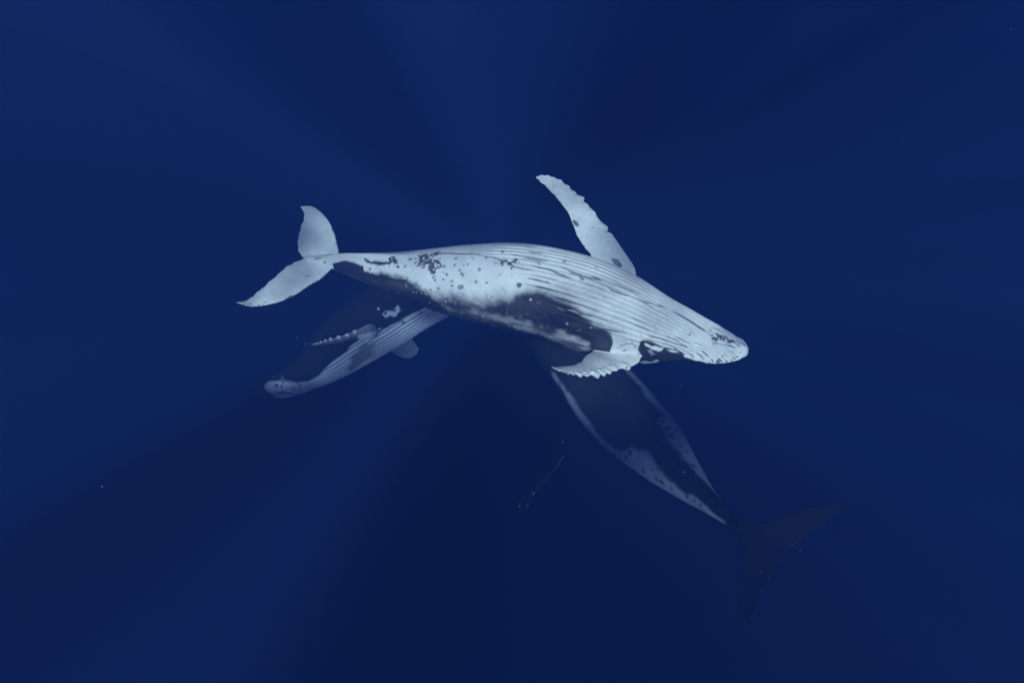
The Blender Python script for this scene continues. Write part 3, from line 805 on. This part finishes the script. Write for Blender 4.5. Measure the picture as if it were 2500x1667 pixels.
# ------------------------------------------------------------------ third whale: dark side with pale pleated throat
def paint_third(wh, D):
    n = common(D, wh)
    s, ph, P = D['s'], D['ph'], D['P']
    deg = np.degrees(ph); body = D['onfin'] < 0.5
    nn = fbm(P * 3, 5) - 0.5
    line = z3((372, 985), (378, 950), (400, 925), (560, 902), (700, 930), (850, 912), (990, 820), (1060, 762), (1150, 672), (1210, 602), (1270, 552), (1350, 492), (1450, 470), (1600, 410), (1700, 332), (1880, 232), (1960, 190), (2085, 132))
    H = hits(D, line); hs, hp, *_ = D['place'](H); o = np.argsort(hs)
    pl = wh['pleat_pitch']
    q = np.floor(deg / pl)
    off = 0.10 * (_hash(q + 20, q * 0, q * 0) - 0.5) * sstep(.14, .2, s)
    bl = np.interp(s + off, hs[o], np.degrees(hp[o]))
    jag = 0
    pig = np.where(body, sstep(2.2, -2.2, deg - bl + jag * 0.9 + 5 * nn), 0.0)
    s_chin = D['place'](hits(D, z3((850, 960))))[0][0]
    pig *= np.where(body, sstep(-0.006, 0.006, s - s_chin), 1)
    paint_poly(D, pig, z3((905, 900), (850, 912), (700, 934), (560, 903), (440, 913), (388, 935), (374, 968), (400, 1015), (450, 1050), (490, 1085), (560, 1104), (640, 1090), (700, 1066), (780, 1045), (860, 1015), (920, 985)), 0.95, 0.06, 0.06, 5, body)
    pig *= np.where(body, sstep(-95, -85, deg), 1)
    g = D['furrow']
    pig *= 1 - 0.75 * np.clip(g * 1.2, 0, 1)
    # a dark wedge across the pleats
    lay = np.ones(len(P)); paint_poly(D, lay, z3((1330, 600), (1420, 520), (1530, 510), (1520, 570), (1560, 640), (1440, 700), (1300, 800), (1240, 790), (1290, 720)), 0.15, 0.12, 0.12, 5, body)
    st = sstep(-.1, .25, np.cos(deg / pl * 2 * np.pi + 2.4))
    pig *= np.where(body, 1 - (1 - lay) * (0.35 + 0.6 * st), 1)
    # mouth corner line and the pale lip below it
    paint_poly(D, pig, z3((478, 1085), (520, 1062), (600, 1056), (672, 1062), (640, 1088), (560, 1104)), 0.95, 0.04, 0.05, 6, body)
    paint_line(D, pig, z3((470, 1060), (520, 1045), (600, 1042), (660, 1052), (720, 1062)), .06, 0.0)
    for x, y, r in ((508, 963, .07), (495, 955, .06), (560, 972, .06), (488, 972, .03), (575, 912, .12), (730, 938, .07), (750, 965, .05), (685, 982, .07), (665, 990, .05), (755, 1003, .06), (570, 1035, .05), (465, 912, .05), (1850, 295, .09), (2165, 175, .05), (2040, 190, .05)):
        paint_spot(D, pig, *z3((x, y))[0], r * .8, 0.25, rag=.8)
    # pale patch on the side
    for pl_, v in ((z3((1635, 200), (1665, 170), (1720, 175), (1760, 190), (1770, 140), (1790, 100), (1815, 140), (1845, 160), (1800, 195), (1720, 225), (1660, 225)), 0.8),):
        paint_poly(D, pig, pl_, v, 0.05, 0.10, 6, body)
    for x, y, r in ((1660, 195, .06), (1755, 165, .05)):
        paint_spot(D, pig, *z3((x, y))[0], r, 0.1)
    for x, y, r in ((110, 1046, .05), (1585, 147, .05), (757, 460, .05), (1770, 212, .04)):
        paint_spot(D, pig, *z3((x, y))[0], r, 0.8)
    F = D['fin']; u, c = F[:, 1], F[:, 2]; onf = D['onfin'] > 0.4
    near = onf & (F[:, 0] == 0)
    kn = sum(np.exp(-((u - k[0]) / 0.016) ** 2) for k in wh['fins'][0]['knobs'])
    pig = np.where(near, 0.22 + 0.12 * n + np.clip(kn, 0, 1) * sstep(.42, .12, c) * .85, pig)
    pig = np.where(near & (u < .40), np.where(c > 0.48 + .1 * n, 0.9, 0.36), pig)
    pig = np.where(onf & (F[:, 0] == 1), 0.7, pig)
    pig = np.maximum(pig, 0.02)
    return pig


mat_third = skin_material('third_whale_skin', (0.005, 0.005, 0.006), (0.58, 0.62, 0.72), 0.8, 0.0)  # blue of the distant water mixed into the pale skin colour
third = dict(
    size=1.0, length=13.0, voxel=0.024, pleat_depth=0.035, pleat_pitch=8.0, pleat_width=0.022, material=mat_third, paint=paint_third, soft=10,
    label='dark humpback whale with pale pleated throat and chin below the white flukes',
    stations=[(0.0, 618, 950, 26.6, .03, .03, .03), (0.01, 624, 949, 26.6, .30, .2, .16), (0.03, 645, 945, 26.5, .5, .32, .32), (0.07, 690, 934, 26.4, .68, .46, .56), (0.12, 738, 908, 26.3, .8, .66, .76), (0.2, 805, 864, 26.1, 1.02, .98, 1.02),
              (0.28, 870, 815, 25.9, 1.18, 1.12, 1.2), (0.36, 937, 770, 25.7, 1.22, 1.15, 1.27), (0.45, 1010, 728, 25.4, 1.2, 1.1, 1.2), (0.55, 1085, 700, 25.1, 1.08, 1.0, 1.05), (0.65, 1160, 694, 24.8, .86, .85, .85), (0.75, 1230, 700, 24.4, .55, .66, .62),
              (0.85, 1290, 710, 24.1, .26, .4, .38), (0.93, 1335, 718, 23.9, .2, .2, .2), (1.0, 1378, 722, 23.8, .1, .05, .05)],
    ventral=[(0, .2, -.72, .66), (.12, .36, -.72, .60), (.3, .42, -.70, .58), (.6, .3, -.75, .58), (1, .1, -.8, .58)],
    fins=[
        dict(knobs=[(.42, .05, .02), (.50, .03, .015), (.58, .05, .015), (.655, .06, .017), (.72, .06, .016), (.785, .05, .014), (.84, .045, .012), (.89, .04, .012), (.935, .035, .01), (.975, .02, .01)],
             st=[(914, 808, 25.0, 922, 838, 25.4, .17), (914, 792, 24.3, 919, 824, 24.6, .17), (901, 790, 23.9, 909, 830, 24.25, .17), (884, 799, 23.7, 889, 829, 24.05, .13), (860, 811, 23.5, 862, 828, 23.85, .11), (833, 820, 23.3, 835, 836, 23.6, .09),
                 (805, 828, 23.1, 808, 840, 23.35, .075), (785, 834, 22.95, 787, 842, 23.1, .055), (768, 839, 22.8, 770, 844, 22.9, .035), (760, 841, 22.7, 760, 842, 22.7, .012)]),
        dict(knobs=[(.6, .07, .03), (.75, .07, .03), (.85, .05, .03)],
             st=[(975, 775, 26.6, 925, 815, 26.8, .14), (992, 800, 27.6, 938, 838, 27.8, .14), (1006, 826, 28.6, 952, 855, 28.8, .13), (1018, 843, 29.4, 964, 866, 29.6, .11), (1020, 857, 30.0, 980, 873, 30.1, .08), (1012, 867, 30.3, 996, 875, 30.4, .05), (1006, 871, 30.4, 1003, 873, 30.4, .015)]),
        dict(serr=.04, st=[(1310, 716, 24.0, 1385, 722, 23.8, .12), (1335, 705, 23.3, 1390, 716, 23.2, .1), (1365, 694, 22.4, 1402, 704, 22.3, .06), (1395, 684, 21.8, 1412, 690, 21.8, .03), (1412, 680, 21.6, 1414, 681, 21.6, .01)]),
        dict(serr=.04, st=[(1310, 716, 24.0, 1385, 722, 23.8, .12), (1335, 725, 24.6, 1390, 730, 24.5, .1), (1365, 738, 25.4, 1402, 742, 25.3, .06), (1395, 752, 25.9, 1412, 755, 25.9, .03), (1412, 760, 26.1, 1414, 760, 26.1, .01)]),
    ])

mat_eye = flat_material('whale_eye', (0.012, 0.010, 0.010), 0.2)
mat_barn = flat_material('barnacle_shell', (0.5, 0.5, 0.47), 0.8)


def sphere_mesh(name, r, seg=12, rng_=8, squash=(1, 1, 1)):
    import bmesh
    bm = bmesh.new(); bmesh.ops.create_uvsphere(bm, u_segments=seg, v_segments=rng_, radius=r)
    for v in bm.verts: v.co = Vector((v.co.x * squash[0], v.co.y * squash[1], v.co.z * squash[2]))
    for f in bm.faces: f.smooth = True
    me = bpy.data.meshes.new(name); bm.to_mesh(me); bm.free()
    return me


def surface_point(wh, s, deg):
    C, T, V, Lt, w, hd, hv = sections(wh, np.array([s]))
    ph = np.array([math.radians(deg)])
    X, Y = radius_xy(wh, np.array([s]), ph, w, hd, hv)
    p = C[0] + X[0] * Lt[0] + Y[0] * V[0]
    h = wh['data']['bvh'].find_nearest(Vector(p))
    return np.array(h[0]), np.array(h[1])


def add_eyes(wh, s, deg):
    for sgn in (1, -1):
        p, n = surface_point(wh, s, deg * sgn)
        o = bpy.data.objects.new('eye', sphere_mesh('eye', 0.055)); col.objects.link(o)
        o.data.materials.append(mat_eye)
        o.parent = wh['root']; o.location = p + n * -0.012 - wh['org']


def add_barnacles(wh, spots):
    """Acorn barnacles: small ribbed cones with an open top, joined into one patch."""
    co, fc = [], []
    for (px, py, cnt, spread, size) in spots:
        for k in range(cnt):
            h = None
            for _ in range(6):
                x, y = px + rng.normal() * spread, py + rng.normal() * spread
                r = wh['data']['bvh'].ray_cast(Vector(CAM), Vector(ray(x, y)))
                if r[0] is not None: h = r; break
            if h is None: continue
            p = np.array(h[0]); n = np.array(h[1]); n = n if n @ FWD < 0 else -n
            t = np.cross(n, [0.3, 0.5, 0.8]); t /= np.linalg.norm(t); b = np.cross(n, t)
            rr = size * (0.6 + 0.8 * rng.random()); b0 = len(co); m = 10
            for (kr, kh) in ((1.0, -0.3), (0.85, 0.25), (0.5, 0.65), (0.32, 0.62), (0.25, 0.3)):
                for j in range(m):
                    a = 2 * math.pi * j / m; q = rr * kr * (1 + 0.08 * (-1) ** j)
                    co.append(p + t * math.cos(a) * q + b * math.sin(a) * q + n * rr * kh - wh['org'])
            for i in range(4):
                for j in range(m):
                    fc.append((b0 + i * m + j, b0 + i * m + (j + 1) % m, b0 + (i + 1) * m + (j + 1) % m, b0 + (i + 1) * m + j))
            fc.append(tuple(b0 + 4 * m + j for j in range(m)))
    if not co: return
    me = bpy.data.meshes.new('barnacles'); me.from_pydata([tuple(c) for c in co], [], fc); me.update()
    me.materials.append(mat_barn)
    o = bpy.data.objects.new('barnacles', me); col.objects.link(o); o.parent = wh['root']; o['kind'] = 'stuff'


import time
_t = time.time()
for wh in (first, second, third):
    build_whale(wh)
    print('whale', len(wh['data']['P']), round(time.time() - _t, 1))
add_eyes(first, 0.205, 96)
add_eyes(second, 0.2, 96)
add_eyes(third, 0.2, 96)
add_barnacles(first, [(607, 750, 8, 6, .035), (640, 749, 5, 8, .03), (1823, 875, 4, 3, .03), (1482, 921, 3, 3, .03), (1532, 898, 3, 3, .03), (1361, 903, 3, 2, .03), (1378, 909, 3, 3, .03), (1399, 915, 3, 3, .03)])
add_barnacles(second, [(1290, 1237, 2, 3, .02), (1303, 1205, 2, 2, .02), (1268, 1236, 2, 2, .02)])

# ------------------------------------------------------------------ specks adrift in the water
def plankton():
    co, fc = [], []
    base = sphere_mesh('tmp', 1.0, 6, 4)
    bv = np.array([v.co for v in base.vertices]); bf = [tuple(p.vertices) for p in base.polygons]
    spots = [(1374, 1078, 15, .008), (249, 1187, 10, .007), (724, 824, 15, .007), (735, 822, 16, .006), (668, 920, 15, .008), (1663, 942, 15, .008), (1954, 1345, 15, .008), (745, 975, 15, .006), (610, 960, 18, .008)]
    for _ in range(70):
        spots.append((rng.uniform(-300, 2800), rng.uniform(-300, 2000), rng.uniform(5, 30), rng.uniform(.001, .0025)))
    for px, py, d, r in spots:
        p = at(px, py, d); b0 = len(co)
        co += [tuple(p + v * r * (0.8 + 0.4 * rng.random(3))) for v in bv]
        fc += [tuple(i + b0 for i in f) for f in bf]
    me = bpy.data.meshes.new('plankton'); me.from_pydata(co, [], fc); me.update()
    me.materials.append(flat_material('plankton', (0.6, 0.58, 0.55)))
    o = bpy.data.objects.new('plankton', me); col.objects.link(o); tag(o, 'pale specks of plankton adrift in the blue water', 'plankton', kind='stuff')
    bpy.data.meshes.remove(base)


plankton()
